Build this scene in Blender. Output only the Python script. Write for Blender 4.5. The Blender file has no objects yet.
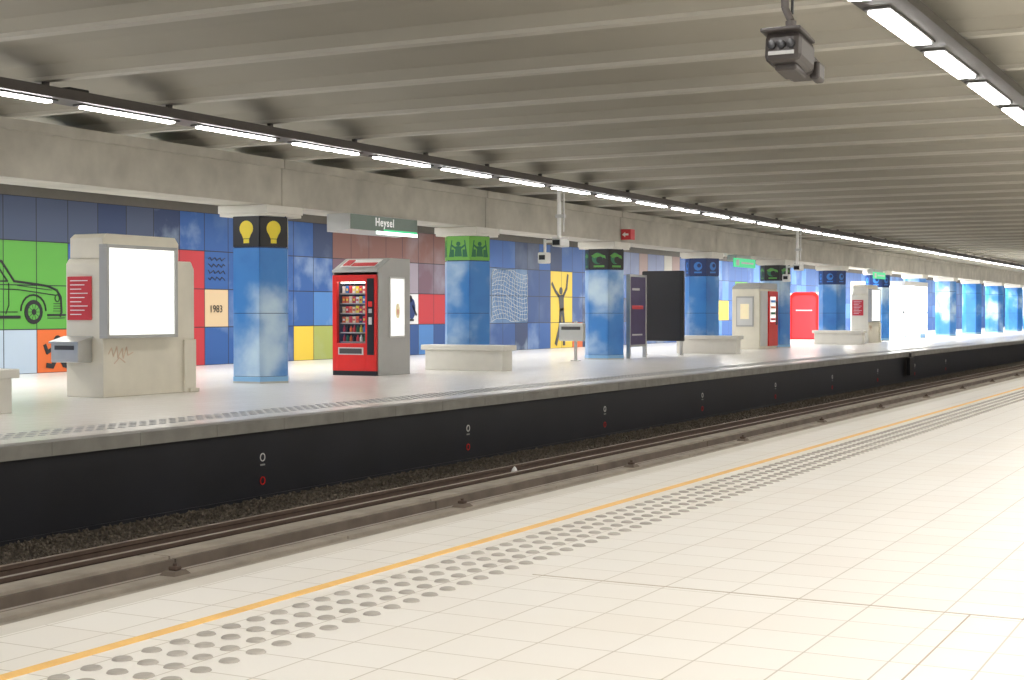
import bpy, bmesh, math, random
from mathutils import Vector, Matrix
random.seed(7)
S = bpy.context.scene
COL = S.collection
try:
    S.view_settings.view_transform = 'Standard'
except Exception:
    pass

# ------------------------------------------------------------------ materials
def newmat(name):
    m = bpy.data.materials.new(name); m.use_nodes = True
    nt = m.node_tree; b = nt.nodes["Principled BSDF"]
    return m, nt, b
def mat(name, col, rough=0.5, metal=0.0, var=0.12, scale=6.0, emit=0.0, ecol=None, bump=0.0, spec=0.5):
    m, nt, b = newmat(name)
    tc = nt.nodes.new("ShaderNodeNewGeometry")
    n = nt.nodes.new("ShaderNodeTexNoise"); n.inputs["Scale"].default_value = scale; n.inputs["Detail"].default_value = 5
    nt.links.new(tc.outputs["Position"], n.inputs["Vector"])
    r = nt.nodes.new("ShaderNodeMix"); r.data_type = 'RGBA'
    r.inputs[6].default_value = (*[c*(1-var) for c in col], 1)
    r.inputs[7].default_value = (*[min(1, c*(1+var)) for c in col], 1)
    nt.links.new(n.outputs["Fac"], r.inputs[0])
    nt.links.new(r.outputs[2], b.inputs["Base Color"])
    b.inputs["Roughness"].default_value = rough; b.inputs["Metallic"].default_value = metal
    b.inputs["Specular IOR Level"].default_value = spec
    if emit > 0:
        b.inputs["Emission Color"].default_value = (*(ecol or col), 1)
        b.inputs["Emission Strength"].default_value = emit
    if bump > 0:
        bp = nt.nodes.new("ShaderNodeBump"); bp.inputs["Strength"].default_value = bump; bp.inputs["Distance"].default_value = 0.02
        nt.links.new(n.outputs["Fac"], bp.inputs["Height"]); nt.links.new(bp.outputs[0], b.inputs["Normal"])
    return m
def tilemat(name, c1, c2, mortar, size, mort=0.004, rough=0.3, stain=(0.6,0.52,0.38)):
    m, nt, b = newmat(name)
    g = nt.nodes.new("ShaderNodeNewGeometry")
    br = nt.nodes.new("ShaderNodeTexBrick"); br.offset = 0; br.squash = 1
    br.inputs["Color1"].default_value = (*c1, 1); br.inputs["Color2"].default_value = (*c2, 1)
    br.inputs["Mortar"].default_value = (*mortar, 1); br.inputs["Scale"].default_value = 1
    br.inputs["Mortar Size"].default_value = mort; br.inputs["Mortar Smooth"].default_value = 0.2
    br.inputs["Brick Width"].default_value = size; br.inputs["Row Height"].default_value = size
    nt.links.new(g.outputs["Position"], br.inputs["Vector"])
    n = nt.nodes.new("ShaderNodeTexNoise"); n.inputs["Scale"].default_value = 0.7; n.inputs["Detail"].default_value = 6
    nt.links.new(g.outputs["Position"], n.inputs["Vector"])
    rp = nt.nodes.new("ShaderNodeMapRange"); rp.inputs[1].default_value = 0.5; rp.inputs[2].default_value = 0.8; rp.inputs[3].default_value = 0; rp.inputs[4].default_value = 0.35
    nt.links.new(n.outputs["Fac"], rp.inputs[0])
    mx = nt.nodes.new("ShaderNodeMix"); mx.data_type = 'RGBA'; mx.inputs[7].default_value = (*stain, 1)
    nt.links.new(rp.outputs[0], mx.inputs[0]); nt.links.new(br.outputs["Color"], mx.inputs[6])
    nt.links.new(mx.outputs[2], b.inputs["Base Color"])
    b.inputs["Roughness"].default_value = rough
    bp = nt.nodes.new("ShaderNodeBump"); bp.inputs["Strength"].default_value = 0.25; bp.inputs["Distance"].default_value = 0.004; bp.invert = True
    nt.links.new(br.outputs["Fac"], bp.inputs["Height"]); nt.links.new(bp.outputs[0], b.inputs["Normal"])
    return m
def skymat(name, blue, cloud, lo=0.5, hi=0.72, scale=1.0):
    m, nt, b = newmat(name)
    g = nt.nodes.new("ShaderNodeNewGeometry")
    n = nt.nodes.new("ShaderNodeTexNoise"); n.inputs["Scale"].default_value = scale; n.inputs["Detail"].default_value = 5; n.inputs["Roughness"].default_value = 0.48
    nt.links.new(g.outputs["Position"], n.inputs["Vector"])
    r = nt.nodes.new("ShaderNodeValToRGB")
    r.color_ramp.interpolation = 'EASE'
    r.color_ramp.elements[0].position = lo; r.color_ramp.elements[0].color = (*blue, 1)
    r.color_ramp.elements[1].position = hi; r.color_ramp.elements[1].color = (*cloud, 1)
    e = r.color_ramp.elements.new(lo-0.2); e.color = (blue[0]*0.6, blue[1]*0.65, blue[2]*0.85, 1)
    nt.links.new(n.outputs["Fac"], r.inputs[0]); nt.links.new(r.outputs[0], b.inputs["Base Color"])
    b.inputs["Roughness"].default_value = 0.3
    return m

M = {}
M['cream'] = mat("cream_concrete", (0.73,0.69,0.58), 0.55, var=0.12, scale=3)
M['creamlight'] = mat("pale_stone", (0.74,0.72,0.66), 0.5, var=0.08, scale=4)
M['conc'] = mat("beam_concrete", (0.51,0.485,0.425), 0.8, var=0.4, scale=1.8, bump=0.3)
M['ceil'] = mat("painted_ceiling", (0.455,0.43,0.365), 0.75, var=0.06, scale=1.2)
M['ceilrib'] = mat("rib_edge_highlight", (0.60,0.575,0.51), 0.6, var=0.08, scale=2)  # highlight along the rib bottoms put into a paler ceiling colour
M['trunk'] = mat("dark_trunking", (0.10,0.088,0.083), 0.45, var=0.1)
M['trunkgrey'] = mat("grey_trunking", (0.075,0.07,0.065), 0.5, var=0.1)
M['lamp'] = mat("lamp_diffuser", (1,0.98,0.95), 0.5, emit=25, ecol=(1,0.97,0.95))
M['steel'] = mat("brushed_steel", (0.5,0.5,0.48), 0.35, metal=0.7, var=0.1)
M['darkgrey'] = mat("dark_grey_paint", (0.06,0.055,0.055), 0.4)
M['camgrey'] = mat("camera_grey_brown", (0.05,0.042,0.04), 0.4)
M['grey'] = mat("grey_paint", (0.42,0.42,0.41), 0.4, var=0.05)
M['lgrey'] = mat("light_grey_paint", (0.6,0.6,0.59), 0.4, var=0.05)
M['black'] = mat("black_gloss", (0.008,0.008,0.01), 0.3, var=0.2)
M['ink'] = mat("mural_black", (0.01,0.01,0.012), 0.4, var=0.2)
M['red'] = mat("red_enamel", (0.70,0.02,0.015), 0.3, var=0.06)
M['redsign'] = mat("red_sign", (0.60,0.04,0.05), 0.4, var=0.05)
M['white'] = mat("white_paint", (0.85,0.84,0.82), 0.4, var=0.03)
M['letter'] = mat("sign_letter_white", (0.95,0.95,0.95), 0.4, var=0.02, emit=0.3, ecol=(1,1,1))
M['yellow'] = mat("yellow_enamel", (0.85,0.68,0.04), 0.3, var=0.05)
M['line'] = mat("yellow_orange_line_paint", (0.90,0.53,0.16), 0.5, var=0.2, scale=9)
M['green'] = mat("green_enamel", (0.09,0.32,0.05), 0.3, var=0.05)
M['lime'] = mat("lime_enamel", (0.17,0.48,0.07), 0.3, var=0.05)
M['dgreen'] = mat("dark_green_enamel", (0.02,0.16,0.07), 0.3, var=0.08)
M['navy'] = mat("navy_enamel", (0.012,0.035,0.15), 0.3, var=0.1)
M['blue'] = mat("blue_enamel", (0.04,0.2,0.62), 0.3, var=0.1)
M['lblue'] = mat("light_blue_base", (0.25,0.50,0.80), 0.35, var=0.05)
M['creamp'] = mat("cream_panel", (0.82,0.68,0.42), 0.4, var=0.03)
M['orange'] = mat("orange_enamel", (0.8,0.15,0.03), 0.35, var=0.05)
M['purple'] = mat("purple_poster", (0.05,0.03,0.11), 0.3, var=0.4, scale=4)
M['lightbox'] = mat("lightbox_poster", (1,1,0.97), 0.4, emit=1.1, ecol=(1,1,0.96))
M['sidep'] = mat("glowing_poster_print", (0.95,0.95,0.93), 0.4, emit=0.7, ecol=(1,1,0.97))  # emission added to whiten the poster, which is no lamp
M['palegold'] = mat("pale_gold_print", (0.75,0.66,0.45), 0.4, emit=0.25, ecol=(1,.85,.5))  # print given a slight added glow
M['palered'] = mat("pale_red_print", (0.6,0.25,0.2), 0.4, emit=0.15, ecol=(1,.6,.5))  # print given a fainter added glow
M['glow'] = mat("sign_glow", (1,1,1), 0.4, emit=2.4, ecol=(0.8,1,0.88))
M['signgreen'] = mat("sign_green_glow", (0.05,0.55,0.25), 0.4, emit=0.6, ecol=(0.08,0.7,0.3))
M['signface'] = mat("sign_face", (0.17,0.23,0.20), 0.4, var=0.06)
M['track'] = mat("track_wall_black", (0.012,0.013,0.019), 0.4, var=0.6, scale=1.2)
M['lip'] = mat("platform_lip_concrete", (0.29,0.28,0.255), 0.8, var=0.35, scale=4)
M['edge'] = mat("edge_stone", (0.66,0.63,0.56), 0.5, var=0.1, scale=5)
M['ballast'] = mat("ballast_stone", (0.10,0.083,0.064), 0.9, var=0.5, scale=20, bump=1)
M['ballast2'] = mat("ballast_stone_light", (0.15,0.125,0.10), 0.9, var=0.5, scale=20)
M['rust'] = mat("rusty_rail", (0.10,0.065,0.047), 0.7, var=0.4, scale=8)
M['railtop'] = mat("rail_head", (0.33,0.27,0.22), 0.5, metal=0.2, var=0.2)
M['board'] = mat("weathered_board", (0.38,0.335,0.275), 0.8, var=0.45, scale=3, bump=0.4)
M['board2'] = mat("dark_board", (0.18,0.145,0.115), 0.85, var=0.5, scale=3)
M['dot'] = mat("tactile_dot", (0.38,0.355,0.315), 0.5, var=0.3, scale=2.5)
M['dotfar'] = mat("tactile_dot_pale", (0.30,0.31,0.32), 0.5, var=0.2, scale=3)
M['joint'] = mat("floor_joint", (0.47,0.40,0.32), 0.8)
M['sky'] = skymat("sky_cladding", (0.05,0.23,0.62), (0.56,0.73,0.88), 0.46, 0.72, 0.8)
M['band'] = mat("dark_band", (0.12,0.11,0.095), 0.8)  # one dark tone for the strip above the panels and the beam core
M['graf'] = mat("graffiti_ink", (0.66,0.50,0.37), 0.6)
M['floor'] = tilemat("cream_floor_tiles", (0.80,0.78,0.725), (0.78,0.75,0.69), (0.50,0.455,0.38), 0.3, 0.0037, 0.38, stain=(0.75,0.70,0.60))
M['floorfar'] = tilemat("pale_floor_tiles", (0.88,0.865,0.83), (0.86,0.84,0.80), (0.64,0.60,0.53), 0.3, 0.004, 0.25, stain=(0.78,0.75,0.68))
M['wallw'] = mat("plain_wall", (0.62,0.6,0.54), 0.6)
gm, gnt, gb = newmat("machine_glass")
for n_ in list(gnt.nodes):
    if n_.type != 'OUTPUT_MATERIAL': gnt.nodes.remove(n_)
tr = gnt.nodes.new("ShaderNodeBsdfTransparent"); gl = gnt.nodes.new("ShaderNodeBsdfGlossy"); gl.inputs["Roughness"].default_value = 0.05
mx_ = gnt.nodes.new("ShaderNodeMixShader"); mx_.inputs[0].default_value = 0.06
gnt.links.new(tr.outputs[0], mx_.inputs[1]); gnt.links.new(gl.outputs[0], mx_.inputs[2])
gnt.links.new(mx_.outputs[0], [n_ for n_ in gnt.nodes if n_.type == 'OUTPUT_MATERIAL'][0].inputs[0])
M['glass'] = gm

# ------------------------------------------------------------------ mesh builder
class MB:
    def __init__(s): s.v=[]; s.f=[]; s.m=[]; s.mats=[]; s.sm=[]
    def mi(s, k):
        if k not in s.mats: s.mats.append(k)
        return s.mats.index(k)
    def add(s, vs, fs, k, smooth=False):
        o = len(s.v); s.v += [tuple(v) for v in vs]
        for f in fs: s.f.append(tuple(i+o for i in f)); s.m.append(s.mi(k)); s.sm.append(smooth)
        return s
    def box(s, x0,x1,y0,y1,z0,z1,k, top=None, T=None, bev=0.0):
        if bev > 0:
            bm = bmesh.new(); bmesh.ops.create_cube(bm, size=1)
            for v in bm.verts:
                v.co = Vector(((x0+x1)/2+v.co.x*(x1-x0), (y0+y1)/2+v.co.y*(y1-y0), (z0+z1)/2+v.co.z*(z1-z0)))
            bmesh.ops.bevel(bm, geom=bm.edges[:], offset=bev, segments=2, affect='EDGES', profile=0.5)
            bm.verts.index_update()
            vs=[v.co.copy() for v in bm.verts]; fs=[[v.index for v in f.verts] for f in bm.faces]; bm.free()
        else:
            d = top or (0,0,0,0)
            vs=[Vector(p) for p in [(x0,y0,z0),(x1,y0,z0),(x1,y1,z0),(x0,y1,z0),(x0+d[0],y0+d[2],z1),(x1-d[1],y0+d[2],z1),(x1-d[1],y1-d[3],z1),(x0+d[0],y1-d[3],z1)]]
            fs=[(0,3,2,1),(4,5,6,7),(0,1,5,4),(1,2,6,5),(2,3,7,6),(3,0,4,7)]
        if T: vs=[T@v for v in vs]
        return s.add(vs,fs,k)
    def lathe(s, prof, k, seg=32, c=(0,0,0), T=None, closed=False):
        vs=[];fs=[]; n=len(prof)
        for i in range(seg):
            a=2*math.pi*i/seg
            for r,z in prof: vs.append(Vector((c[0]+r*math.cos(a), c[1]+r*math.sin(a), c[2]+z)))
        for i in range(seg):
            j=(i+1)%seg
            for q in range(n-1): fs.append((i*n+q,j*n+q,j*n+q+1,i*n+q+1))
            if closed: fs.append((i*n+n-1,j*n+n-1,j*n,i*n))
        if not closed:
            if prof[0][0]>0: fs.append(tuple(i*n for i in range(seg))[::-1])
            if prof[-1][0]>0: fs.append(tuple(i*n+n-1 for i in range(seg)))
        if T: vs=[T@v for v in vs]
        return s.add(vs,fs,k,True)
    def tube(s, p0, p1, r, k, seg=12):
        p0=Vector(p0);p1=Vector(p1);d=p1-p0
        q=d.to_track_quat('Z','Y').to_matrix().to_4x4()
        return s.lathe([(r,0),(r,d.length)],k,seg,T=Matrix.Translation(p0)@q)
    def prism(s, pts, axis, a0, a1, k):
        n=len(pts)
        def mk(p,a):
            return (p[0],a,p[1]) if axis=='Y' else ((a,p[0],p[1]) if axis=='X' else (p[0],p[1],a))
        vs=[mk(p,a0) for p in pts]+[mk(p,a1) for p in pts]
        fs=[tuple(range(n))[::-1],tuple(range(n,2*n))]+[(i,(i+1)%n,n+(i+1)%n,n+i) for i in range(n)]
        return s.add(vs,fs,k)
    def done(s, name, parent=None, loc=None, label=None, category=None, kind=None, group=None, bevel=0):
        me=bpy.data.meshes.new(name); me.from_pydata(s.v,[],s.f)
        for k in s.mats: me.materials.append(M[k])
        for i,p in enumerate(me.polygons): p.material_index=s.m[i]; p.use_smooth=s.sm[i]
        bm=bmesh.new(); bm.from_mesh(me); bmesh.ops.recalc_face_normals(bm,faces=bm.faces[:]); bm.to_mesh(me); bm.free()
        if any(s.sm):
            try: me.set_sharp_from_angle(angle=math.radians(35))
            except Exception: pass
        o=bpy.data.objects.new(name,me); COL.objects.link(o)
        if parent: o.parent=parent
        if loc: o.location=loc
        tag(o,label,category,kind,group)
        if bevel>0:
            b=o.modifiers.new("bev",'BEVEL'); b.width=bevel; b.segments=2; b.limit_method='ANGLE'
        return o
def tag(o,label=None,category=None,kind=None,group=None):
    if label: o["label"]=label
    if category: o["category"]=category
    if kind: o["kind"]=kind
    if group: o["group"]=group
def empty(name, loc, label, category, group=None):
    o=bpy.data.objects.new(name,None); o.empty_display_size=0.2; COL.objects.link(o); o.location=loc
    tag(o,label,category,None,group); return o
def copytree(o, loc=None, parent=None):
    n=o.copy(); COL.objects.link(n)
    if parent: n.parent=parent
    if loc is not None: n.location=loc
    for c in list(o.children): copytree(c,None,n)
    return n
def text(name, s, size, k, face, loc, parent=None, align='LEFT', offset=0.0, space=1.0):
    cu=bpy.data.curves.new(name,'FONT'); cu.body=s; cu.size=size; cu.align_x=align; cu.extrude=0.002; cu.offset=offset; cu.space_character=space
    t=bpy.data.objects.new(name+"_tmp",cu); COL.objects.link(t)
    dg=bpy.context.evaluated_depsgraph_get(); me=bpy.data.meshes.new_from_object(t.evaluated_get(dg))
    bpy.data.objects.remove(t)
    me.materials.clear(); me.materials.append(M[k])
    o=bpy.data.objects.new(name,me); COL.objects.link(o)
    if parent: o.parent=parent
    o.location=loc
    o.rotation_euler=(math.pi/2,0,math.pi/2) if face=='X' else (math.pi/2,0,0)
    return o
def stroke(mb, pts, w, k, x=0.0, closed=False, axis='X'):
    P=[Vector(p) for p in pts]; n=len(P)
    rng=range(n if closed else n-1)
    for i in rng:
        a=P[i]; b=P[(i+1)%n]; d=(b-a)
        if d.length<1e-6: continue
        d.normalize(); q=Vector((-d.y,d.x))*w/2; a2=a-d*w*0.3; b2=b+d*w*0.3
        e=0.006+0.0005*(i%4)
        mb.prism([tuple(a2+q),tuple(a2-q),tuple(b2-q),tuple(b2+q)],axis,x,x+(e if axis=='X' else -e),k)
def blob(mb, pts, k, x=0.0, th=0.006): mb.prism(pts,'X',x,x+th,k)
def circ(cy,cz,r,n=20,ry=None): return [(cy+r*math.cos(2*math.pi*i/n),cz+(ry or r)*math.sin(2*math.pi*i/n)) for i in range(n)]

LEN0,LEN1=-3.0,160.0
# ------------------------------------------------------------------ SHELL
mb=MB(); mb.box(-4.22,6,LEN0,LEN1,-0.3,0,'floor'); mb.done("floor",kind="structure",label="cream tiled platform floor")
mb=MB(); mb.box(-4.36,-4.22,LEN0,LEN1,-0.14,0.0,'edge'); mb.box(-4.30,-4.22,LEN0,LEN1,-0.92,-0.14,'track'); mb.done("trim_1",kind="structure",label="stone edge of the platform")
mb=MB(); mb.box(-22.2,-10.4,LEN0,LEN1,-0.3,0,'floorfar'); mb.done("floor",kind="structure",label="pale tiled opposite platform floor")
mb=MB()
y=LEN0
while y<LEN1:
    mb.box(-10.4,-10.15,y,y+1.194,-0.13,0.0,'lip'); y+=1.2
mb.done("trim_2",kind="structure",label="concrete lip of the opposite platform edge")
mb=MB(); mb.box(-10.4,-10.24,LEN0,LEN1,-0.92,-0.13,'track')
mb.box(-10.24,-10.225,LEN0,LEN1,-0.90,-0.86,'track')
mb.done("wall_track",kind="structure",label="smooth black wall below the platform")
mb=MB(); mb.box(-10.4,-4.2,LEN0,LEN1,-1.1,-0.9,'ballast'); mb.done("floor",kind="structure",label="ballasted track bed")
mb=MB(); mb.box(6,6.2,LEN0,LEN1,-0.3,4.6,'wallw'); mb.done("wall_right",kind="structure")
mb=MB(); mb.box(-22.2,6.2,LEN1,LEN1+0.2,-1.1,4.6,'wallw'); mb.done("wall_end",kind="structure")

# left mural wall
PW,PH=0.86,0.875; Y0=20.85
DB=(0.03,0.05,0.12);BL=(0.03,0.10,0.31);SK=(0.07,0.20,0.47);SL=(0.06,0.08,0.14);GR=(0.10,0.34,0.055)
RD=(0.45,0.035,0.045);YE=(0.72,0.52,0.06);OR=(0.65,0.14,0.035);RB=(0.19,0.085,0.07);CR=(0.62,0.47,0.29);BG=(0.36,0.34,0.29);PS=(0.42,0.51,0.62)
over={}
for k in range(-5,2):
    for r in (1,2): over[k,r]=(GR,0)
for k in range(-5,5): over[k,3]=(random.choice([SL,DB,SL]),0)
over[1,0]=(OR,0); over[0,0]=(PS,.6); over[-1,0]=(PS,.6)
for k in (5,6):
    for r in (0,1,2): over[k,r]=(RD,0)
for k in (7,8,9,10,11,12): over[k,3]=(random.choice([BL,DB,BL]),0.15)
over[7,1]=(CR,0); over[7,2]=(BL,.3); over[7,0]=(BL,.5); over[11,0]=(YE,0); over[12,0]=((0.34,0.38,0.1),0.2)
for k in range(13,21): over[k,3]=(RB,0.2); over[k,2]=((0.15,0.085,0.115),0.3)
over[17,1]=((0.7,0.7,0.7),0); over[18,1]=(RD,0); over[19,1]=(RD,0); over[17,2]=((.3,.26,.31),0)
for k in (23,24,25):
    for r in (1,2): over[k,r]=((0.08,0.16,0.30),.3)
for k in (26,27):
    for r in (1,2): over[k,r]=((0.03,0.07,0.20),.1)
for k in range(21,31): over[k,3]=(random.choice([BL,SL,DB]),.15)
for k in (28,29):
    for r in (0,1,2): over[k,r]=(YE,0)
over[30,0]=(OR,0)
for k in range(34,42): over[k,3]=(random.choice([(0.24,0.16,0.14),BG,(0.12,0.15,0.26)]),0.15)
for k in (46,47,48): over[k,1]=(YE,0)
for k in (50,51): over[k,2]=(GR,0)
verts=[];faces=[];cols=[]
kmin=int((LEN0-Y0)/PW)-1; kmax=int((LEN1-Y0)/PW)+1
for k in range(kmin,kmax):
    for r in range(4):
        y=Y0+k*PW; z=r*PH; o=len(verts)
        verts+=[(-22,y,z),(-22,y+PW,z),(-22,y+PW,z+PH),(-22,y,z+PH)]; faces.append((o,o+1,o+2,o+3))
        if (k,r) in over: c,a=over[k,r]
        else:
            c=random.choice([BL,BL,SK,DB,BL,(0.03,0.08,0.24)]) if k<45 else random.choice([SK,BL,BL,BL])
            if 52<k<60 and random.random()<0.08: c=random.choice([YE,RD,GR])
            a=random.choice([0.2,0.45,0.65]) if k<60 else 0.2
        cols.append((*c,a))
me=bpy.data.meshes.new("wall_left"); me.from_pydata(verts,[],faces)
at=me.color_attributes.new("Panel",'FLOAT_COLOR','CORNER')
for p in me.polygons:
    for li in p.loop_indices: at.data[li].color=cols[p.index]
wm,nt,b=newmat("enamel_mural_panels")
at_n=nt.nodes.new("ShaderNodeAttribute"); at_n.attribute_name="Panel"
g=nt.nodes.new("ShaderNodeNewGeometry"); n=nt.nodes.new("ShaderNodeTexNoise"); n.inputs["Scale"].default_value=0.8; n.inputs["Detail"].default_value=7
nt.links.new(g.outputs["Position"],n.inputs["Vector"])
mr=nt.nodes.new("ShaderNodeMapRange"); mr.inputs[1].default_value=0.5; mr.inputs[2].default_value=0.75
nt.links.new(n.outputs["Fac"],mr.inputs[0])
mul=nt.nodes.new("ShaderNodeMath"); mul.operation='MULTIPLY'; nt.links.new(mr.outputs[0],mul.inputs[0]); nt.links.new(at_n.outputs["Alpha"],mul.inputs[1])
mx=nt.nodes.new("ShaderNodeMix"); mx.data_type='RGBA'; mx.inputs[7].default_value=(0.5,0.62,0.75,1)
nt.links.new(mul.outputs[0],mx.inputs[0]); nt.links.new(at_n.outputs["Color"],mx.inputs[6])
sp=nt.nodes.new("ShaderNodeSeparateXYZ"); cb=nt.nodes.new("ShaderNodeCombineXYZ"); ad=nt.nodes.new("ShaderNodeMath"); ad.operation='SUBTRACT'; ad.inputs[1].default_value=Y0-PW*40
nt.links.new(g.outputs["Position"],sp.inputs[0]); nt.links.new(sp.outputs["Y"],ad.inputs[0]); nt.links.new(ad.outputs[0],cb.inputs[0]); nt.links.new(sp.outputs["Z"],cb.inputs[1])
br=nt.nodes.new("ShaderNodeTexBrick"); br.offset=0; br.inputs["Scale"].default_value=1; br.inputs["Brick Width"].default_value=PW; br.inputs["Row Height"].default_value=PH; br.inputs["Mortar Size"].default_value=0.011
nt.links.new(cb.outputs[0],br.inputs["Vector"])
mx2=nt.nodes.new("ShaderNodeMix"); mx2.data_type='RGBA'; mx2.inputs[7].default_value=(0.02,0.02,0.03,1)
nt.links.new(br.outputs["Fac"],mx2.inputs[0]); nt.links.new(mx.outputs[2],mx2.inputs[6]); nt.links.new(mx2.outputs[2],b.inputs["Base Color"])
b.inputs["Roughness"].default_value=0.5; b.inputs["Specular IOR Level"].default_value=0.3
me.materials.append(wm)
wl=bpy.data.objects.new("wall_left",me); COL.objects.link(wl); wl["kind"]="structure"; wl["label"]="wall of square blue enamel panels with clouds"
mb=MB(); mb.box(-22.2,-22.01,LEN0,LEN1,-0.3,4.6,'band'); mb.box(-22.01,-21.98,LEN0,LEN1,3.5,4.6,'band'); mb.done("trim_3",kind="structure",label="dark band above the mural wall")

# ceiling: broad shallow pans between slim light-edged ribs
mb=MB(); mb.box(-22.2,6.2,LEN0,LEN1+0.2,4.07,4.6,'ceil')
y=10.4-2.1*6
RX0,RX1=-22,6
while y<LEN1-1:
    mb.prism([(y-0.75,4.08),(y+0.65,4.08),(y+0.17,4.02),(y+0.07,3.87),(y-0.07,3.87),(y-0.17,3.98)],'X',RX0,RX1,'ceil')
    mb.box(RX0,RX1,y-0.075,y+0.075,3.83,3.872,'ceilrib')
    y+=2.1
mb.done("ceiling",kind="structure",label="beige ribbed concrete ceiling")

COLX=-15.75
colY=[13.6]+[20.75+7.3*i for i in range(0,17)]
mb=MB()
prev=LEN0
for cy in colY+[LEN1]:
    mb.box(-16.2,-15.3,prev+0.012,cy-0.012,3.04,3.68,'conc')
    mb.box(-16.2,-15.24,prev+0.012,cy-0.012,3.68,3.83,'conc')
    prev=cy
mb.box(-16.1,-15.4,LEN0,LEN1,3.1,3.8,'band')
mb.done("trim_4",kind="structure",label="long concrete beam above the column row")

# ------------------------------------------------------------------ COLUMNS (six flat panels)
R=0.53; AP=R*math.cos(math.pi/6)
ANG=[-55+60*q for q in range(6)]
def hexpts(r): return [(r*math.cos(math.radians(a)), r*math.sin(math.radians(a))) for a in ANG]
def panelbox(mb,q,z0,z1,k,ro=R,gap=0.008,th=0.012):
    a0=math.radians(ANG[q]); a1=math.radians(ANG[q]+60)
    p0=Vector((ro*math.cos(a0),ro*math.sin(a0))); p1=Vector((ro*math.cos(a1),ro*math.sin(a1)))
    d=(p1-p0).normalized(); nrm=Vector((math.cos((a0+a1)/2),math.sin((a0+a1)/2)))
    p0=p0+d*gap; p1=p1-d*gap
    mb.prism([tuple(p0),tuple(p1),tuple(p1-nrm*th),tuple(p0-nrm*th)],'Z',z0,z1,k)
def flatp(mb, pts2, k, cen, zc, off=0.004):
    a=math.radians(cen); nx,ny=math.cos(a),math.sin(a); tx,ty=-ny,nx
    n=len(pts2); vs=[]
    for o in (AP-0.002,AP+off):
        for s_,z_ in pts2: vs.append((nx*o+tx*s_,ny*o+ty*s_,zc+z_))
    mb.add(vs,[tuple(range(n,2*n))]+[(i,(i+1)%n,n+(i+1)%n,n+i) for i in range(n)],k)
def c2(cy,cz,r,n=18): return [(cy+r*math.cos(2*math.pi*i/n),cz+r*math.sin(2*math.pi*i/n)) for i in range(n)]
def rect(a,b,c,d): return [(a,c),(b,c),(b,d),(a,d)]
def pictogram(kind, cen, parent):
    mb=MB(); z=2.58
    if kind=='bulb':
        flatp(mb,c2(0,0.06,0.135),'yellow',cen,z); flatp(mb,[(-0.11,0.0),(0.11,0.0),(0.06,-0.11),(-0.06,-0.11)],'yellow',cen,z,0.005)
        flatp(mb,rect(-0.055,0.055,-0.19,-0.12),'yellow',cen,z)
    elif kind=='folk':
        k='dgreen'
        flatp(mb,c2(0,0.10,0.05),k,cen,z); flatp(mb,[(-0.06,0.05),(0.06,0.05),(0.09,-0.17),(-0.09,-0.17)],k,cen,z,.005)
        flatp(mb,[(-0.17,0.06),(-0.15,0.09),(-0.04,0.02),(-0.06,-0.02)],k,cen,z,.006); flatp(mb,[(0.17,0.06),(0.15,0.09),(0.04,0.02),(0.06,-0.02)],k,cen,z,.006)
        flatp(mb,rect(-0.18,-0.10,-0.18,-0.02),k,cen,z); flatp(mb,rect(0.10,0.18,-0.18,-0.02),k,cen,z)
        for s_ in (-.2,.2): flatp(mb,[(s_-.02,-.18),(s_+.02,-.18),(s_*.75+.01,.18),(s_*.75-.01,.18)],k,cen,z,.007)
    elif kind=='leaf':
        flatp(mb,c2(-0.03,0.03,0.15),'dgreen',cen,z); flatp(mb,c2(0.03,-0.01,0.09),'black',cen,z,.006)
        flatp(mb,[(-.2,.1),(-.05,.17),(.18,.1),(.2,.02),(.05,.08),(-.12,.04)],'green',cen,z,.008)
        flatp(mb,rect(-0.13,0.16,-0.2,-0.15),'green',cen,z,.007)
    elif kind=='moon':
        flatp(mb,c2(0,0.03,0.13),'blue',cen,z); flatp(mb,c2(0.035,0.05,0.06),'navy',cen,z,0.007); flatp(mb,rect(-0.12,0.12,-0.18,-0.13),'blue',cen,z)
    mb.done("pictogram",parent)
bandspec=[('black','bulb'),('black','bulb'),('lime','folk'),('black','leaf'),('navy','moon'),('black','leaf'),('navy','moon'),('navy','moon')]
names={'bulb':"black top band with yellow light bulbs",'folk':"green top band with dark figures",'leaf':"black top band with green leaf shapes",'moon':"dark blue top band with blue discs",'sun':"blue cloudy top band"}
for i,cy in enumerate(colY):
    bc,ik=bandspec[i] if i<len(bandspec) else ('sky','sun')
    root=empty("column",(COLX,cy,0),"six-sided column clad in blue cloudy panels, "+names[ik],"column","station columns")
    mb=MB()
    for q in range(6):
        for z0,z1 in ((0.12,1.19),(1.20,2.31)): panelbox(mb,q,z0,z1,'sky')
    mb.done("cladding",root)
    mb=MB(); mb.prism(hexpts(R-0.02),'Z',0.0,2.86,'navy'); mb.done("core",root)
    mb=MB()
    for q in range(6): panelbox(mb,q,2.33,2.845,bc,R+0.001)
    mb.done("top_band",root)
    mb=MB(); mb.prism(hexpts(R+0.006),'Z',0.0,0.112,'lblue'); mb.prism(hexpts(R+0.012),'Z',0.0,0.03,'steel'); mb.done("base_ring",root)
    mb=MB(); mb.box(-0.50,0.50,-0.50,0.50,2.85,2.9,'creamlight'); mb.box(-0.52,0.52,-0.52,0.52,2.9,3.035,'creamlight'); mb.done("capital",root,bevel=0.01)
    if i<8:
        for cen in (-85,-25,35,-145): pictogram(ik,cen,root)

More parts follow.
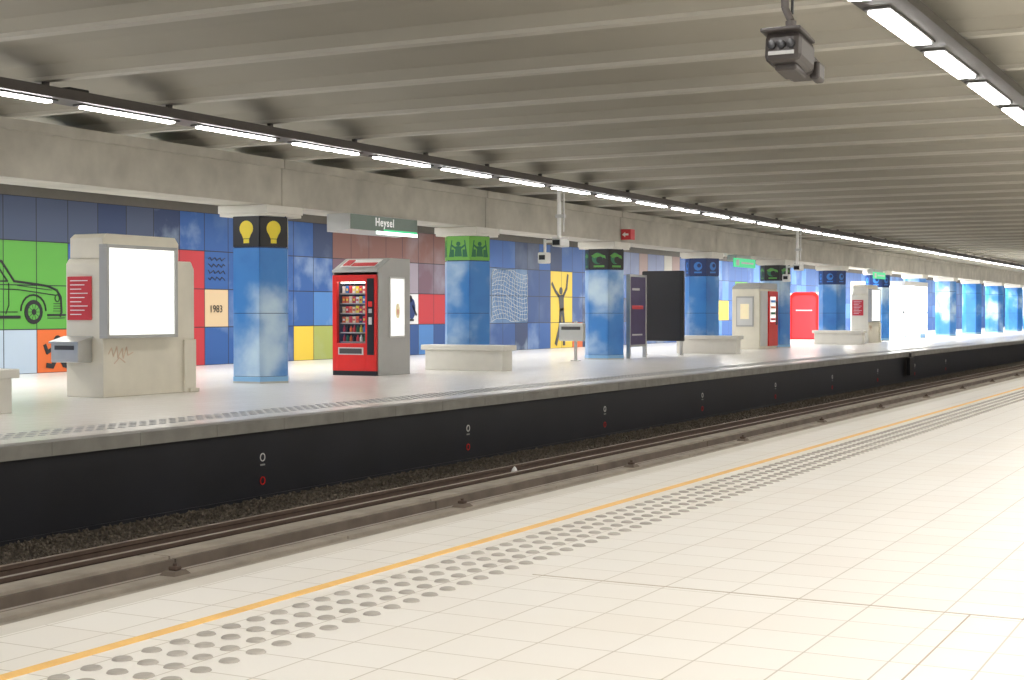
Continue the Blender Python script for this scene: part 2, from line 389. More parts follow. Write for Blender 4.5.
# ------------------------------------------------------------------ benches
bb=empty("bench",(-15.2,27.12,0),"low straight pale concrete bench before a blue column","bench","column benches")
mb=MB(); mb.box(-0.93,0.93,-0.22,0.22,0.0,0.42,'creamlight'); mb.done("bench_base",bb,bevel=0.012)
mb=MB(); mb.box(-1.0,1.0,-0.28,0.28,0.42,0.53,'creamlight'); mb.done("seat",bb,bevel=0.015)
copytree(bb,(-14.45,12.72,0))
for cy in (41.72,56.32): copytree(bb,(-15.2,cy,0))

# ------------------------------------------------------------------ LAMP ROWS
def trunk(x0,x1,z0,z1,k,y0,y1,lab,lip=0.015):
    mb=MB(); mb.box(x0,x1,y0,y1,z0,z1,k); mb.box(x0-lip,x0,y0,y1,z0,z0+0.03,k); mb.box(x1,x1+lip,y0,y1,z0,z0+0.03,k)
    y=10.4-2.1*5
    while y<y1:
        mb.box((x0+x1)/2-0.03,(x0+x1)/2+0.03,y-0.03,y+0.03,z1,3.829,k); y+=2.1
    return mb.done("light_trunking",label=lab,category="light fitting")
trunk(-12.69,-12.33,3.635,3.755,'trunk',LEN0,150,"dark metal trunking carrying a row of fluorescent lamps")
trunk(-3.04,-2.66,3.65,3.75,'trunkgrey',LEN0,150,"dark grey trunking carrying fluorescent lamps over platform")
def lampunit(loc,hw):
    lamp=empty("fluorescent_lamp",loc,"glowing white fluorescent tube lamp under ceiling trunking","lamp","ceiling lamps")
    mb=MB(); mb.box(-hw-.02,hw+.02,-0.86,0.86,-0.018,0,'trunkgrey'); mb.done("lamp_housing",lamp)
    mb=MB(); mb.box(-hw,hw,-0.79,0.79,-0.042,-0.018,'lamp',bev=0.01); mb.done("lamp_tube",lamp)
    return lamp
l1=lampunit((-12.5,15.95,3.635),0.055)
for k in range(-6,60):
    if k!=0: copytree(l1,(-12.5,15.95+2.1*k,3.635))
l2=lampunit((-2.92,12.75,3.65),0.09)
for k in range(-5,40):
    if k!=0: copytree(l2,(-2.92,12.75+2.13*k,3.65))
mb=MB(); mb.box(-0.07,0.07,-0.16,0.16,0,0.05,'black',bev=0.01); mb.box(-0.03,0.03,0.02,0.10,0.05,0.055,'black'); mb.done("ceiling_speaker",loc=(-12.5,12.95,3.756),label="small black box fixed on the lamp trunking",category="speaker")

def area(name,loc,sx,sy,e,col=(1,0.97,0.93)):
    l=bpy.data.lights.new(name,'AREA'); l.shape='RECTANGLE'; l.size=sx; l.size_y=sy; l.energy=e; l.color=col
    o=bpy.data.objects.new(name,l); COL.objects.link(o); o.location=loc; return o
area("unseen_fill_light",(-18.9,52,3.72),0.3,110,3900,(1,0.98,0.95))  # unseen fill row added behind the beam for the far platform and wall
area("unseen_fill_light",(-17.0,100,3.72),0.3,80,5200,(1,0.99,0.97))  # extra unseen light added to brighten the far end
area("unseen_fill_light",(1.6,30,3.72),0.3,70,2500)  # unseen fill added over the near platform
w=bpy.data.worlds.new("World"); S.world=w; w.use_nodes=True
w.node_tree.nodes["Background"].inputs[0].default_value=(1,0.975,0.935,1); w.node_tree.nodes["Background"].inputs[1].default_value=1.35

# ------------------------------------------------------------------ NEAR PLATFORM MARKINGS
mb=MB(); mb.box(-3.76,-3.70,LEN0,150,0.0,0.003,'line'); mb.done("painted_line",label="worn yellow-orange safety line on platform tiles",category="floor marking")
def dots(name,x0,nx,px,y0,y1,py,r,k,h,lab,seg):
    mb=MB(); y=y0
    while y<y1:
        for i in range(nx):
            x=x0+i*px; vs=[]
            for rr_,zz in ((r,0.0005),(r*.85,h*.7),(r*.55,h)):
                for s in range(seg):
                    a=2*math.pi*s/seg; vs.append((x+rr_*math.cos(a),y+rr_*math.sin(a),zz))
            fs=[]
            for L_ in (0,1): fs+=[(L_*seg+s,L_*seg+(s+1)%seg,(L_+1)*seg+(s+1)%seg,(L_+1)*seg+s) for s in range(seg)]
            fs.append(tuple(range(2*seg,3*seg)))
            mb.add(vs,fs,k)
        y+=py
    return mb.done(name,label=lab,category="tactile paving",kind="stuff")
dots("tactile_paving",-3.56,4,0.115,3.0,60,0.15,0.037,'dot',0.010,"band of grey tactile studs along the platform edge",14)
dots("tactile_paving",-11.22,4,0.14,8,60,0.16,0.045,'dotfar',0.006,"band of grey studs along the opposite platform edge",8)
mb=MB(); mb.box(-3.05,6,6.04,6.05,0.0,0.0015,'joint'); mb.box(-1.103,-1.097,LEN0,6.04,0.0,0.0015,'joint'); mb.done("trim_5",kind="structure",label="brown expansion joint in the tiles")

# ------------------------------------------------------------------ TRACK
def rail(x,lab,z=-0.87):
    mb=MB()
    pr=[(-.065,0),(.065,0),(.065,.012),(.012,.03),(.012,.10),(.035,.112),(.035,.14),(-.035,.14),(-.035,.112),(-.012,.10),(-.012,.03),(-.065,.012)]
    mb.prism([(x+a,z+b) for a,b in pr],'Y',LEN0,150,'rust')
    mb.box(x-.02,x+.02,LEN0,150,z+.139,z+.1415,'railtop')
    mb.done("rail",label=lab,category="rail")
rail(-8.66,"rusty running rail on ballast track bed"); rail(-8.28,"rusty guard rail beside the running rail")
rail(-7.36,"rusty running rail beside weathered boards"); rail(-6.1,"rusty running rail below the platform edge"); rail(-4.9,"rusty running rail below the platform edge")
def boards(lab,planks,y0):
    mb=MB(); y=y0
    while y<150:
        for (x0,x1,z0,z1,k) in planks: mb.box(x0,x1,y,y+3.98,z0,z1,k)
        y+=4
    mb.done("cable_cover",label=lab,category="track cover")
boards("weathered wooden boards covering the power rail",[(-8.04,-7.90,-.76,-.72,'board'),(-7.885,-7.72,-.74,-.70,'board'),(-7.70,-7.66,-.86,-.72,'board2'),(-7.99,-7.95,-.87,-.76,'board2')],LEN0)
boards("weathered wooden boards beside the rail",[(-7.20,-7.08,-.74,-.70,'board'),(-7.06,-6.92,-.70,-.66,'board'),(-6.90,-6.80,-.72,-.68,'board'),(-6.86,-6.82,-.87,-.72,'board2'),(-7.16,-7.12,-.87,-.74,'board2')],LEN0+1.3)
mb=MB()
for q in range(3): mb.tube((-8.52+.05*q,LEN0,-.85),(-8.52+.05*q,150,-.85),0.018,'darkgrey' if q!=1 else 'board2',8)
mb.done("power_cable",label="dark cables laid along the rail foot",category="cable")
def bracket(loc):
    mb=MB(); mb.box(-.07,.07,-.09,.09,0.0,0.03,'board2',top=(.02,.02,.03,.03)); mb.box(-.035,.035,-.035,.035,0.03,0.06,'rust',bev=0.01); mb.lathe([(0.015,0),(0.015,0.02)],'rust',8,c=(0,0,.06))
    return mb.done("rail_bracket",loc=loc,label="small rusty bracket on the track boards",category="bracket",group="track brackets")
b0=bracket((-6.99,8.2,-0.66))
for k in range(1,20):
    n_=b0.copy(); COL.objects.link(n_); n_.location=(-6.99,8.2+4.15*k,-0.66)
mb=MB(); mb.box(-0.95,0.95,-.12,.12,0,.028,'board2',bev=0.01); sl=mb.done("sleeper",loc=(-7.95,3,-0.9),label="dark timber sleeper in ballast",category="sleeper",group="sleepers")
for k in range(1,90):
    n_=sl.copy(); COL.objects.link(n_); n_.location=(-7.95,3+0.62*k,-0.9)
octf=[(0,2,4),(2,1,4),(1,3,4),(3,0,4),(2,0,5),(1,2,5),(3,1,5),(0,3,5)]
mb=MB()
for i in range(19000):
    y=4+ (random.random()**1.6)*56; x=random.uniform(-10.18,-8.94)
    s=random.uniform(0.010,0.024); c=Vector((x,y,-0.890+random.uniform(0,0.015)))
    q=Matrix.Rotation(random.random()*6,3,Vector((random.random(),random.random(),random.random()+.1)).normalized())
    vs=[c+q@(Vector(p)*s*random.uniform(.7,1.3)) for p in [(1,0,0),(-1,0,0),(0,1,0),(0,-1,0),(0,0,1),(0,0,-1)]]
    mb.add(vs,octf,'ballast2' if random.random()<0.35 else 'ballast')
mb.done("track_ballast",label="loose brown ballast stones beside the track wall",category="ballast",kind="stuff")
mb=MB(); mb.lathe([(0.07,0),(0.055,0.04),(0.03,0.11),(0.005,0.14)],'white',7); mb.done("litter",loc=(-8.40,16.15,-0.83),label="crumpled white paper litter beside the rail",category="litter")

def marker(y):
    root=empty("distance_marker",(-10.235,y,-0.43),"white and red painted rings on the black wall","marker","wall markers")
    for z,k in ((0.0,'white'),(-0.265,'red')):
        mb=MB(); P=circ(0,z,0.042,18); stroke(mb,P,0.011,k,closed=True)
        mb.done("ring",root)
    mb=MB()
    for q in range(3): stroke(mb,[(-0.035+.028*q,-0.085),(-0.02+.028*q,-0.085)],0.018,'grey')
    mb.done("inscription",root)
for i in range(9): marker(13.50+4.75*i)

# ------------------------------------------------------------------ DISPLAY STAND
def stele(y0):
    root=empty("poster_stand",(-15.5,y0,0),"cream concrete stand holding an illuminated white poster","display stand","poster stands")
    mb=MB()
    mb.prism([(0,0),(1.97,0),(1.97,1.86),(1.90,1.98),(0.06,1.98),(0.0,1.90)],'X',0.0,0.70,'cream')
    mb.prism([(0.04,1.98),(1.66,1.98),(1.66,2.24),(1.58,2.33),(0.12,2.33),(0.04,2.27)],'X',0.04,0.66,'cream')
    mb.box(0.70,0.74,1.70,1.97,0.0,0.80,'cream'); mb.box(-0.02,0.78,1.78,1.99,0.0,0.06,'cream')
    mb.done("stand_body",root,bevel=0.012)
    mb=MB(); fy0,fy1,fz0,fz1=-0.08,1.42,0.89,2.12
    mb.box(0.70,0.85,fy0,fy1,fz0-0.05,fz0,'grey'); mb.box(0.70,0.85,fy0,fy1,fz1,fz1+0.05,'grey')
    mb.box(0.70,0.85,fy0,fy0+0.05,fz0,fz1,'grey'); mb.box(0.70,0.85,fy1-0.06,fy1,fz0,fz1,'grey')
    fr=mb.done("poster_frame",root,bevel=0.006)
    mb=MB(); mb.box(0.71,0.825,fy0+0.05,fy1-0.06,fz0,fz1,'lightbox'); mb.done("poster",fr)
    mb=MB(); mb.box(0.05,0.49,-0.025,0.0,1.10,1.72,'redsign'); nt_=mb.done("notice",root); nt_["label"]="red notice with white lettering"
    mb=MB()
    for q in range(9): stroke(mb,[(0.11,1.66-0.06*q),(0.43-0.06*(q%3),1.66-0.06*q)],0.013,'white',x=-0.025,axis='Y')
    mb.done("lettering",nt_)
    mb=MB(); P=[(0.10,0.62),(0.16,0.70),(0.20,0.58),(0.27,0.72),(0.29,0.56),(0.38,0.69),(0.40,0.55),(0.47,0.71),(0.50,0.59),(0.60,0.63)]
    stroke(mb,P,0.012,'graf',x=0.70); stroke(mb,[(0.22,0.48),(0.32,0.56),(0.44,0.49)],0.012,'graf',x=0.70); mb.done("graffiti",root)
    return root
st=stele(15.86)
root=empty("waste_bin",(-15.50,15.855,0.50),"steel litter bin with slanted lid fixed to stand","bin")
mb=MB(); mb.prism([(0,0),(-0.28,0.0),(-0.28,0.27),(0.0,0.34)],'X',-0.02,0.50,'steel'); mb.done("bin_body",root,bevel=0.015)
mb=MB(); mb.prism([(0.0,0.342),(-0.30,0.268),(-0.30,0.295),(0.0,0.37)],'X',-0.04,0.52,'steel'); mb.done("lid",root)
mb=MB(); mb.box(0.06,0.42,-0.288,-0.28,0.18,0.24,'darkgrey'); mb.done("bin_slot",root)
copytree(st,(-15.5,59.2,0))

# ------------------------------------------------------------------ VENDING MACHINE
vm=empty("vending_machine",(-16.35,23.75,0),"red snack vending machine in a grey metal housing","vending machine")
W=1.05; D=1.2
mb=MB()
mb.box(0,0.03,0.06,D,0.0,2.0,'grey'); mb.box(W-0.03,W,0.06,D,0.0,2.0,'grey'); mb.box(0.03,W-0.03,D-0.03,D,0,2.0,'grey')
mb.prism([(0.02,1.98),(D,1.98),(D,2.26),(0.5,2.26),(0.10,2.06),(0.02,2.02)],'X',0,W,'grey')
mb.done("housing",vm,bevel=0.01)
mb=MB()
ox0,ox1,oz0,oz1=0.13,0.78,0.62,1.80
mb.box(0.03,ox0,0,0.08,0.09,1.93,'red'); mb.box(ox1,W-0.03,0,0.08,0.09,1.93,'red'); mb.box(ox0,ox1,0,0.08,oz1,1.93,'red'); mb.box(ox0,ox1,0,0.08,0.09,oz0,'red')
mb.done("front_door",vm,bevel=0.006)
mb=MB(); mb.box(ox0-.02,ox1+.02,0.60,0.62,oz0-.02,oz1+.02,'darkgrey'); mb.box(ox0-.02,ox0,0.08,0.6,oz0-.02,oz1+.02,'darkgrey'); mb.box(ox1,ox1+.02,0.08,0.6,oz0-.02,oz1+.02,'darkgrey')
mb.box(ox0,ox1,0.08,0.6,oz0-.02,oz0,'darkgrey'); mb.box(ox0,ox1,0.08,0.6,oz1,oz1+.02,'darkgrey'); mb.done("cabinet_interior",vm)
M['machlight']=mat("machine_light",(1,1,1),0.4,emit=10,ecol=(1,0.86,0.66))
mb=MB(); mb.box(ox0+.04,ox1-.04,0.09,0.12,oz1-0.03,oz1-0.005,'machlight'); mb.done("interior_light",vm)
shz=[0.65,0.83,1.01,1.20,1.39,1.58]
for z in shz:
    mb=MB(); mb.box(ox0,ox1,0.14,0.6,z-0.015,z,'darkgrey'); mb.box(ox0,ox1,0.125,0.14,z-0.022,z+0.003,'grey'); mb.done("shelf",vm)
mb=MB(); mb.box(ox0,ox1,0.03,0.036,oz0,oz1,'glass'); mb.done("glass_pane",vm)
mb=MB(); mb.box(0.83,0.98,-0.012,0.0,0.40,1.86,'black'); cp=mb.done("control_panel",vm)
mb=MB(); mb.box(0.86,0.95,-0.02,-0.012,1.32,1.42,'red'); mb.box(0.87,0.94,-0.02,-0.012,1.20,1.28,'steel'); mb.box(0.87,0.94,-0.02,-0.012,0.98,1.12,'lgrey'); mb.done("keypad",cp)
mb=MB(); mb.box(0.17,0.74,-0.012,0.0,0.40,0.54,'lgrey'); mb.box(0.20,0.71,-0.018,-0.012,0.42,0.52,'darkgrey'); mb.done("delivery_slot",vm)
mb=MB(); mb.box(0.03,W-0.03,0.01,0.08,0.0,0.09,'black'); mb.done("kick_plate",vm)
T=Matrix.Translation((0,0.10,2.07))@Matrix.Rotation(math.radians(26),4,'X')
mb=MB(); mb.box(0.12,0.92,0.02,0.36,0.0,0.012,'white',T=T); mb.box(0.36,0.9,0.05,0.2,0.010,0.018,'redsign',T=T); mb.box(0.16,0.32,0.08,0.32,0.010,0.024,'redsign',T=T); mb.done("top_sign",vm)
mb=MB(); mb.box(W,W+0.02,0.42,0.98,0.72,1.90,'lgrey',bev=0.008); sp_=mb.done("side_poster",vm)
mb=MB(); mb.box(W+0.02,W+0.026,0.46,0.94,0.76,1.86,'sidep'); blob(mb,circ(0.70,1.24,0.08,20,0.15),'palegold',x=W+0.026,th=.003); blob(mb,circ(0.70,1.22,0.03,16,0.06),'palered',x=W+0.029,th=.003); mb.done("poster_print",sp_)
pt=['white','blue','redsign','white','yellow','redsign','white','orange']
pcs=[['redsign','dgreen','orange','black','redsign','white','dgreen','redsign'],['redsign','black','orange','redsign','dgreen','yellow','blue','redsign'],['orange','creamp','redsign','creamp','orange','black','redsign','yellow'],['creamp','redsign','orange','creamp','yellow','redsign','creamp','orange'],['orange','orange','creamp','redsign','white','yellow','blue','redsign'],pt]
for si,z in enumerate(shz):
    for j in range(8):
        x=-16.35+ox0+0.055+j*0.078; h=[0.14,0.14,0.13,0.14,0.14,0.15][si]*random.uniform(.85,1.0); k=pcs[si][j]
        mb=MB()
        if si<2: mb.lathe([(0.027,0),(0.030,0.02),(0.030,h*.6),(0.013,h*.82),(0.013,h)],k,10); nm,lb,ct="drink_bottle","small drink bottle on vending machine shelf","bottle"
        else:
            mb.prism([(-.032,0),(.032,0),(.035,.01),(.030,h*.5),(.035,h-.01),(.03,h),(-.03,h),(-.035,h-.01),(-.030,h*.5),(-.035,.01)],'Y',-.02,.02,k); nm,lb,ct="snack_packet","coloured snack packet on vending machine shelf","snack"
            mb.box(-.02,.02,-.024,-.02,h*.35,h*.65,random.choice(['white','yellow','redsign']))
        mb.done(nm,loc=(x,23.75+0.18,z),label=lb,category=ct,group="vending machine goods")

v2=empty("vending_machine",(-16.3,47.0,0),"red drink vending machine with a cream poster end panel","vending machine")
mb=MB(); mb.box(0,0.95,0,1.9,0,2.0,'cream',bev=0.02); mb.prism([(0,2.0),(1.9,2.0),(1.9,2.2),(0.5,2.2),(0.05,2.06)],'X',0,0.95,'grey'); mb.done("housing",v2)
mb=MB(); mb.box(0.95,1.0,0.85,1.85,0.09,1.93,'red',bev=0.01); fd=mb.done("front_door",v2)
mb=MB(); mb.box(1.0,1.01,1.0,1.55,0.9,1.75,'sidep'); mb.box(1.0,1.012,1.62,1.76,0.8,1.6,'black')
for q in range(4): mb.box(1.01,1.014,1.03,1.52,0.95+.2*q,1.03+.2*q,['redsign','dgreen','orange','blue'][q])
mb.done("control_panel",fd)
mb=MB(); mb.box(0.95,0.975,0.08,0.80,0.1,1.93,'lgrey',bev=0.005); mb.done("side_panel",v2)
mb=MB(); mb.box(0.15,0.75,-0.03,0,0.75,1.75,'grey'); pf=mb.done("poster_frame",v2)
mb=MB(); mb.box(0.19,0.71,-0.036,-0.03,0.8,1.7,'lgrey'); mb.box(0.3,0.6,-0.04,-0.036,1.0,1.5,'palegold'); mb.done("poster",pf)

# ------------------------------------------------------------------ SIGNS
root=empty("station_sign",(-15.72,22.7,2.70),"hanging station name sign reading Heysel under concrete beam","sign")
mb=MB(); mb.prism([(0,0.0),(0.5,0.04),(0.5,0.335),(0,0.335)],'Y',0,2.4,'lgrey'); mb.done("sign_box",root,bevel=0.006)
mb=MB(); mb.box(0.5,0.512,0.03,2.37,0.05,0.325,'signface'); mb.box(0.512,0.514,1.15,2.37,0.05,0.09,'signgreen'); mb.done("sign_face",root)
mb=MB(); mb.box(0.5,0.518,0.9,2.37,-0.01,0.05,'glow'); mb.done("light_strip",root)
text("lettering","Heysel",0.22,'letter','X',(0.514,0.85,0.145),root,offset=0.003,space=1.12)
mb=MB(); mb.box(0,.03,0,2.1,0,.28,'signgreen'); mb.box(.03,.034,.2,.5,.05,.23,'white'); mb.box(.03,.034,.7,1.9,.11,.17,'white')
mb.box(-.3,0,0.3,1.74,.20,.385,'grey')
ex=mb.done("exit_sign",loc=(-15.33,44.3,2.65),label="green illuminated direction sign with white symbols",category="sign",group="direction signs")
n_=ex.copy(); COL.objects.link(n_); n_.location=(-15.33,62.0,2.65)
root=empty("emergency_sign",(-15.30,35.4,3.10),"small red square sign with white arrow on beam","sign")
mb=MB(); mb.box(0,0.24,0,0.05,0,0.27,'redsign',bev=0.005); mb.box(0.24,0.28,-0.02,0.26,0,0.27,'redsign',bev=0.005); mb.done("sign_plate",root)
mb=MB(); mb.prism([(0.03,0.13),(0.12,0.07),(0.12,0.11),(0.21,0.11),(0.21,0.16),(0.12,0.16),(0.12,0.20)],'Y',-0.006,0,'white'); mb.done("arrow",root)
root=empty("advertising_stand",(-15.35,36.0,0),"tall dark purple advertising poster in a steel frame","advertising stand")
mb=MB(); mb.box(-0.05,0.05,0,0.06,0,2.22,'steel'); mb.box(-0.05,0.05,1.10,1.16,0,2.22,'steel'); mb.box(-0.05,0.05,0.06,1.10,2.16,2.22,'steel'); mb.box(-0.05,0.05,0.06,1.10,0.3,0.36,'steel'); mb.done("stand_frame",root)
mb=MB(); mb.box(-0.03,0.03,0.06,1.10,0.36,2.16,'purple'); mb.box(0.03,0.034,0.2,0.95,1.3,1.4,'redsign'); mb.box(0.03,0.034,0.2,0.7,1.8,1.86,'lgrey'); mb.box(0.03,0.034,0.2,0.9,0.6,0.64,'lgrey'); mb.done("printed_sheet",root)
root=empty("notice_board",(-16.35,39.4,0),"large black notice board on two steel legs","board")
for x in (0.06,1.15):
    mb=MB(); mb.box(x,x+.06,-0.04,0.04,0,0.40,'steel'); mb.box(x-.03,x+.09,-0.08,0.08,0,0.02,'steel'); mb.done("leg",root)
mb=MB(); mb.box(0,1.27,-0.06,0.06,0.40,2.40,'black',bev=0.03); mb.done("board_panel",root)
mb=MB(); mb.box(0.05,1.22,-0.068,-0.06,0.46,2.34,'black'); mb.done("board_face",root)
root=empty("waste_bin",(-15.75,33.6,0),"grey steel litter bin on a post beside column","bin")
mb=MB(); mb.lathe([(0.04,0),(0.04,1.0)],'steel',14); mb.lathe([(0.13,0),(0.13,0.02)],'steel',20); mb.done("post",root)
mb=MB(); mb.box(-0.38,0.30,-0.2,-0.04,0.50,0.95,'steel',bev=0.03); mb.done("bin_body",root)
mb=MB(); mb.box(-0.30,0.22,-0.21,-0.2,0.78,0.86,'darkgrey'); mb.done("bin_slot",root)

root=empty("photo_booth",(-20.0,65.6,0),"red booth with rounded top corners and pale frame","booth")
def rr(w,h,r,n=6):
    P=[(0,0),(w,0)]
    for i in range(n+1):
        a=i/n*math.pi/2; P.append((w-r+r*math.cos(a),h-r+r*math.sin(a)))
    for i in range(n+1):
        a=math.pi/2+i/n*math.pi/2; P.append((r+r*math.cos(a),h-r+r*math.sin(a)))
    return P
mb=MB(); mb.prism(rr(1.35,2.15,0.3),'Y',0,1.0,'red'); mb.done("booth_shell",root)
mb=MB(); mb.prism([(x+0.12,z+0.05) for x,z in rr(1.1,1.95,0.22)],'Y',-0.03,0,'redsign'); mb.box(0.3,1.05,-0.04,-0.03,1.3,1.34,'white'); mb.done("booth_door",root)
mb=MB(); mb.box(-0.12,0.0,-0.02,1.0,0,2.1,'white'); mb.box(1.35,1.45,-0.02,1.0,0,2.1,'white'); mb.done("booth_frame",root)

root=empty("illuminated_kiosk",(-17.3,66.0,0),"brightly lit white glazed kiosk on the platform","kiosk")
mb=MB(); mb.box(0,1.0,0,4.8,0,0.12,'white'); mb.box(0,2.4,0.0,4.8,2.42,2.62,'white')
for x,y_ in ((0,0),(2.3,0),(0,4.72),(2.3,4.72),(2.3,1.55),(2.3,3.15)): mb.box(x,x+.08,y_,y_+.08,0,2.42,'white')
mb.box(2.3,2.38,0,4.8,1.2,1.26,'lgrey')
mb.done("kiosk_frame",root)
M['kglow']=mat("kiosk_glow",(1,1,1),0.4,emit=7,ecol=(1,1,0.98))
mb=MB(); mb.box(0.1,2.3,0.03,0.06,0.1,2.40,'kglow')
for a_,b_ in ((.1,1.53),(1.65,3.13),(3.25,4.7)): mb.box(2.32,2.35,a_,b_,.25,2.40,'kglow')
mb.done("light_panel",root)

# cctv cameras
root=empty("ceiling_camera",(-2.37,7.8,2.51),"dark grey ceiling camera housing hanging on a pipe","camera")
T=Matrix.Rotation(math.radians(-7),4,'X')
mb=MB(); mb.box(-0.10,0.10,-0.20,0.10,0.0,0.16,'camgrey',bev=0.035,T=T); mb.box(-0.085,0.085,0.08,0.26,0.0,0.12,'camgrey',bev=0.03,T=T); mb.box(-0.11,0.11,-0.24,0.05,0.15,0.172,'camgrey',bev=0.008,T=T)
mb.box(-0.06,0.06,-0.12,0.08,-0.03,0.02,'camgrey',bev=0.012,T=T); mb.done("camera_housing",root)
mb=MB()
for x in (-0.052,0.0,0.052): mb.lathe([(0.024,0),(0.024,0.012),(0.016,0.014)],'black',14,T=T@Matrix.Translation((x,-0.20,0.085))@Matrix.Rotation(math.pi/2,4,'X'))
mb.box(-0.07,0.07,-0.206,-0.20,0.03,0.05,'grey',T=T); mb.done("lens",root)
mb=MB(); mb.tube((0,-0.02,0.16),(0,-0.02,0.26),0.03,'trunk'); mb.tube((0,-0.02,0.26),(-0.04,0.0,0.34),0.02,'trunk'); mb.tube((-0.04,0,0.34),(-0.04,0.0,1.55),0.022,'trunk'); mb.tube((0.0,0,0.3),(0.02,0.0,1.55),0.008,'black'); mb.box(-0.1,0.06,-0.06,0.06,1.53,1.56,'trunk'); mb.done("mounting_pipe",root)
mb=MB(); mb.box(0.06,0.115,0.12,0.24,-0.02,0.08,'camgrey',bev=0.015,T=T); mb.done("cable_box",root)
def farcam(loc,hgt):
    root=empty("ceiling_camera",loc,"small white security cameras on a long ceiling pipe","camera")
    mb=MB(); mb.tube((0,0,0.1),(0,0,hgt),0.045,'white'); mb.tube((0.11,0,0.25),(0.11,0,hgt),0.018,'lgrey'); mb.box(-.08,.14,-.08,.08,hgt-.02,hgt,'lgrey'); mb.box(-.07,.14,-.05,.05,.55,.62,'lgrey'); mb.done("mounting_pipe",root)
    mb=MB(); mb.box(-0.05,0.16,-0.26,0.18,-0.07,0.10,'lgrey',bev=0.02); mb.box(-0.065,0.175,-0.30,0.1,0.10,0.13,'white'); mb.box(-0.03,0.14,-0.27,-0.26,-0.04,0.07,'black'); mb.done("camera_housing",root)
    mb=MB(); mb.tube((-0.04,0,0.06),(-0.34,0,0.05),0.028,'white'); mb.tube((-0.34,0,0.1),(-0.34,0,-0.2),0.03,'white'); mb.box(-0.45,-0.23,-0.14,0.08,-0.42,-0.18,'white',bev=0.03); mb.box(-0.41,-0.27,-0.15,-0.14,-0.34,-0.24,'black'); mb.done("side_camera",root)
farcam((-13.75,28.5,2.68),1.15)
farcam((-13.6,45.4,2.6),1.23)

# ------------------------------------------------------------------ MURAL DRAWINGS
WX=-21.995
def mural(name,y,z,label): return empty(name,(WX,y,z),label,"mural")
r_=mural("car_mural",18.2,0.9,"black line drawing of a vintage car on green panels"); mb=MB()
def L(pts,w=0.03,cl=False): stroke(mb,[(a-18.2,b-0.9) for a,b in pts],w,'ink',closed=cl)
def arc(cy,cz,ry,rz,a0,a1,n=10): return [(cy+ry*math.cos(math.radians(a0+(a1-a0)*i/n)),cz+rz*math.sin(math.radians(a0+(a1-a0)*i/n))) for i in range(n+1)]
L([(18.30,1.2),(18.30,1.60),(18.45,1.74),(18.95,1.78),(19.10,2.14),(19.25,2.22),(19.8,2.27),(20.5,2.27),(20.80,2.20),(21.12,1.82),(21.5,1.79),(22.0,1.74),(22.25,1.66),(22.36,1.52),(22.38,1.22),(22.34,1.14)],0.045)
L([(21.26,1.12),(19.3,1.12)],0.06); L([(18.30,1.2),(18.6,1.12)],0.05)
L([(19.10,1.80),(19.22,2.12),(20.0,2.18),(20.0,1.80),(19.10,1.80)]); L([(20.1,1.80),(20.1,2.18),(20.66,2.15),(20.95,1.82),(20.1,1.80)])
L([(20.05,1.78),(20.05,1.2)],.02); L([(20.98,1.78),(20.98,1.35),(20.9,1.18)],.02); L([(18.5,1.68),(21.2,1.66),(22.2,1.56)],.02); L([(20.3,1.56),(20.5,1.56)],.025)
L([(21.2,1.74),(22.1,1.66)],.015); L([(20.45,2.16),(20.42,1.82)],.018); L([(20.75,1.42),(20.3,1.42)],.018); L([(19.3,1.22),(21.2,1.22)],.018)
L(arc(21.62,1.25,.33,.31,0,180),.035); L(arc(18.95,1.25,.33,.31,0,180),.035)
for q in range(4): L([(22.16,1.24+.05*q),(22.37,1.24+.05*q)],.012)
for cy in (18.95,21.62):
    blob(mb,circ(cy-18.2,1.22-0.9,0.24),'ink',th=.009); blob(mb,circ(cy-18.2,1.22-0.9,0.155),'green',x=.009,th=.004); blob(mb,circ(cy-18.2,1.22-0.9,0.06),'ink',x=.013,th=.004)
    for a in range(10): stroke(mb,[(cy-18.2,.32),(cy-18.2+.155*math.cos(a*math.pi/5),.32+.155*math.sin(a*math.pi/5))],.011,'ink',x=.009)
L(arc(22.26,1.50,.06,.07,0,360,12),.02); L([(22.0,1.16),(22.48,1.16)],.04); L([(22.0,1.10),(22.46,1.10)],.015)
L([(20.55,2.28),(20.4,2.5)],.018)
mb.done("drawing",r_)
r_=mural("dancer_mural",22.24,0.05,"black leaping silhouette on an orange wall panel"); mb=MB()
blob(mb,circ(0.02,0.60,0.10),'ink'); blob(mb,[(-.13,.5),(.14,.5),(.16,.22),(-.08,.2)],'ink'); stroke(mb,[(-.06,.46),(-.26,.36),(-.32,.5)],.08,'ink'); stroke(mb,[(.08,.46),(.25,.56),(.29,.44)],.08,'ink')
stroke(mb,[(-.02,.24),(-.12,.08),(-.26,.1)],.10,'ink'); stroke(mb,[(.10,.24),(.20,.10),(.29,.07)],.10,'ink'); mb.done("silhouette",r_)
r_=mural("year_mural",26.87,0.875,"tan wall panel bearing the year 1983"); text("lettering","1983",0.24,'ink','X',(0.006,0.16,0.34),r_)
r_=mural("script_mural",26.9,1.8,"dark handwritten scribble on a blue wall panel"); mb=MB()
for q in range(4):
    P=[(0.1+0.06*i,0.65-0.15*q+0.04*math.sin(i*2.1+q)) for i in range(11)]; stroke(mb,P,0.018,'ink')
mb.done("drawing",r_)
r_=mural("net_mural",40.7,0.9,"pale irregular net drawn over blue wall panels"); mb=MB()
rn=random.Random(3); NI,NJ=15,13; G={}
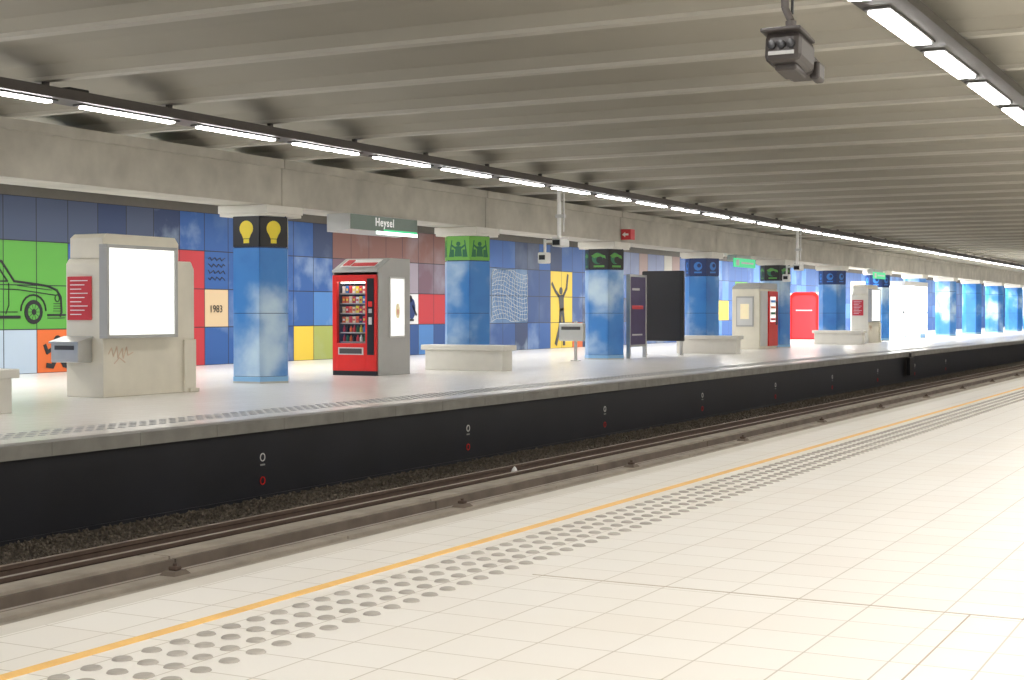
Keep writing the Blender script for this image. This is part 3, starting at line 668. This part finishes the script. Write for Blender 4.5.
for i in range(NI+1):
    for j in range(NJ+1):
        G[i,j]=(min(2.5,max(0.03,2.5*i/NI+rn.uniform(-.05,.05)-0.35*math.sin(j*.26)*(1-i/NI))), min(1.68,max(.03,1.68*j/NJ+rn.uniform(-.03,.03)+0.16*math.sin(i*.35))))
for i in range(NI+1):
    for j in range(NJ+1):
        if i<NI: stroke(mb,[G[i,j],G[i+1,j]],.010,'lgrey')
        if j<NJ: stroke(mb,[G[i,j],G[i,j+1]],.010,'lgrey')
mb.done("drawing",r_)
r_=mural("figure_mural",45.75,0.1,"black human silhouette leaning with raised arm on yellow panels"); mb=MB()
blob(mb,circ(-.02,1.86,0.13),'ink'); blob(mb,[(-.22,1.70),(.2,1.74),(.20,1.2),(-.10,1.15)],'ink'); stroke(mb,[(.16,1.68),(.42,1.95),(.52,2.40)],.12,'ink'); stroke(mb,[(-.16,1.66),(-.46,1.85),(-.72,2.1)],.11,'ink')
stroke(mb,[(-.04,1.2),(-.10,.65),(-.40,.06)],.18,'ink'); stroke(mb,[(.11,1.22),(.22,.65),(.22,.04)],.18,'ink'); mb.done("silhouette",r_)
r_=mural("bird_mural",35.9,0.9,"blue and black abstract bird on a pale wall panel"); mb=MB()
blob(mb,circ(0.05,0.42,0.2,18,.3),'navy'); blob(mb,circ(-0.02,0.7,0.1),'ink'); stroke(mb,[(0.1,.5),(.3,.25)],.08,'ink'); stroke(mb,[(-.1,.1),(.15,.1)],.06,'ink'); mb.done("drawing",r_)
mb=MB(); mb.box(-.05,.05,-.3,.3,-.55,0.0,'black',bev=.01); mb.box(-.03,.03,-.06,.06,0,.12,'darkgrey'); mb.done("signal_box",loc=(-10.09,45.5,-.14),label="small black box fixed to the platform edge",category="equipment box")

# ------------------------------------------------------------------ CAMERA
cd=bpy.data.cameras.new("Camera"); cam=bpy.data.objects.new("Camera",cd); COL.objects.link(cam)
cam.location=(0,0,1.2); cam.rotation_euler=(math.radians(90-1.045),0,math.radians(27.58))
cd.sensor_width=36; cd.lens=52.03; cd.clip_end=500
S.camera=cam
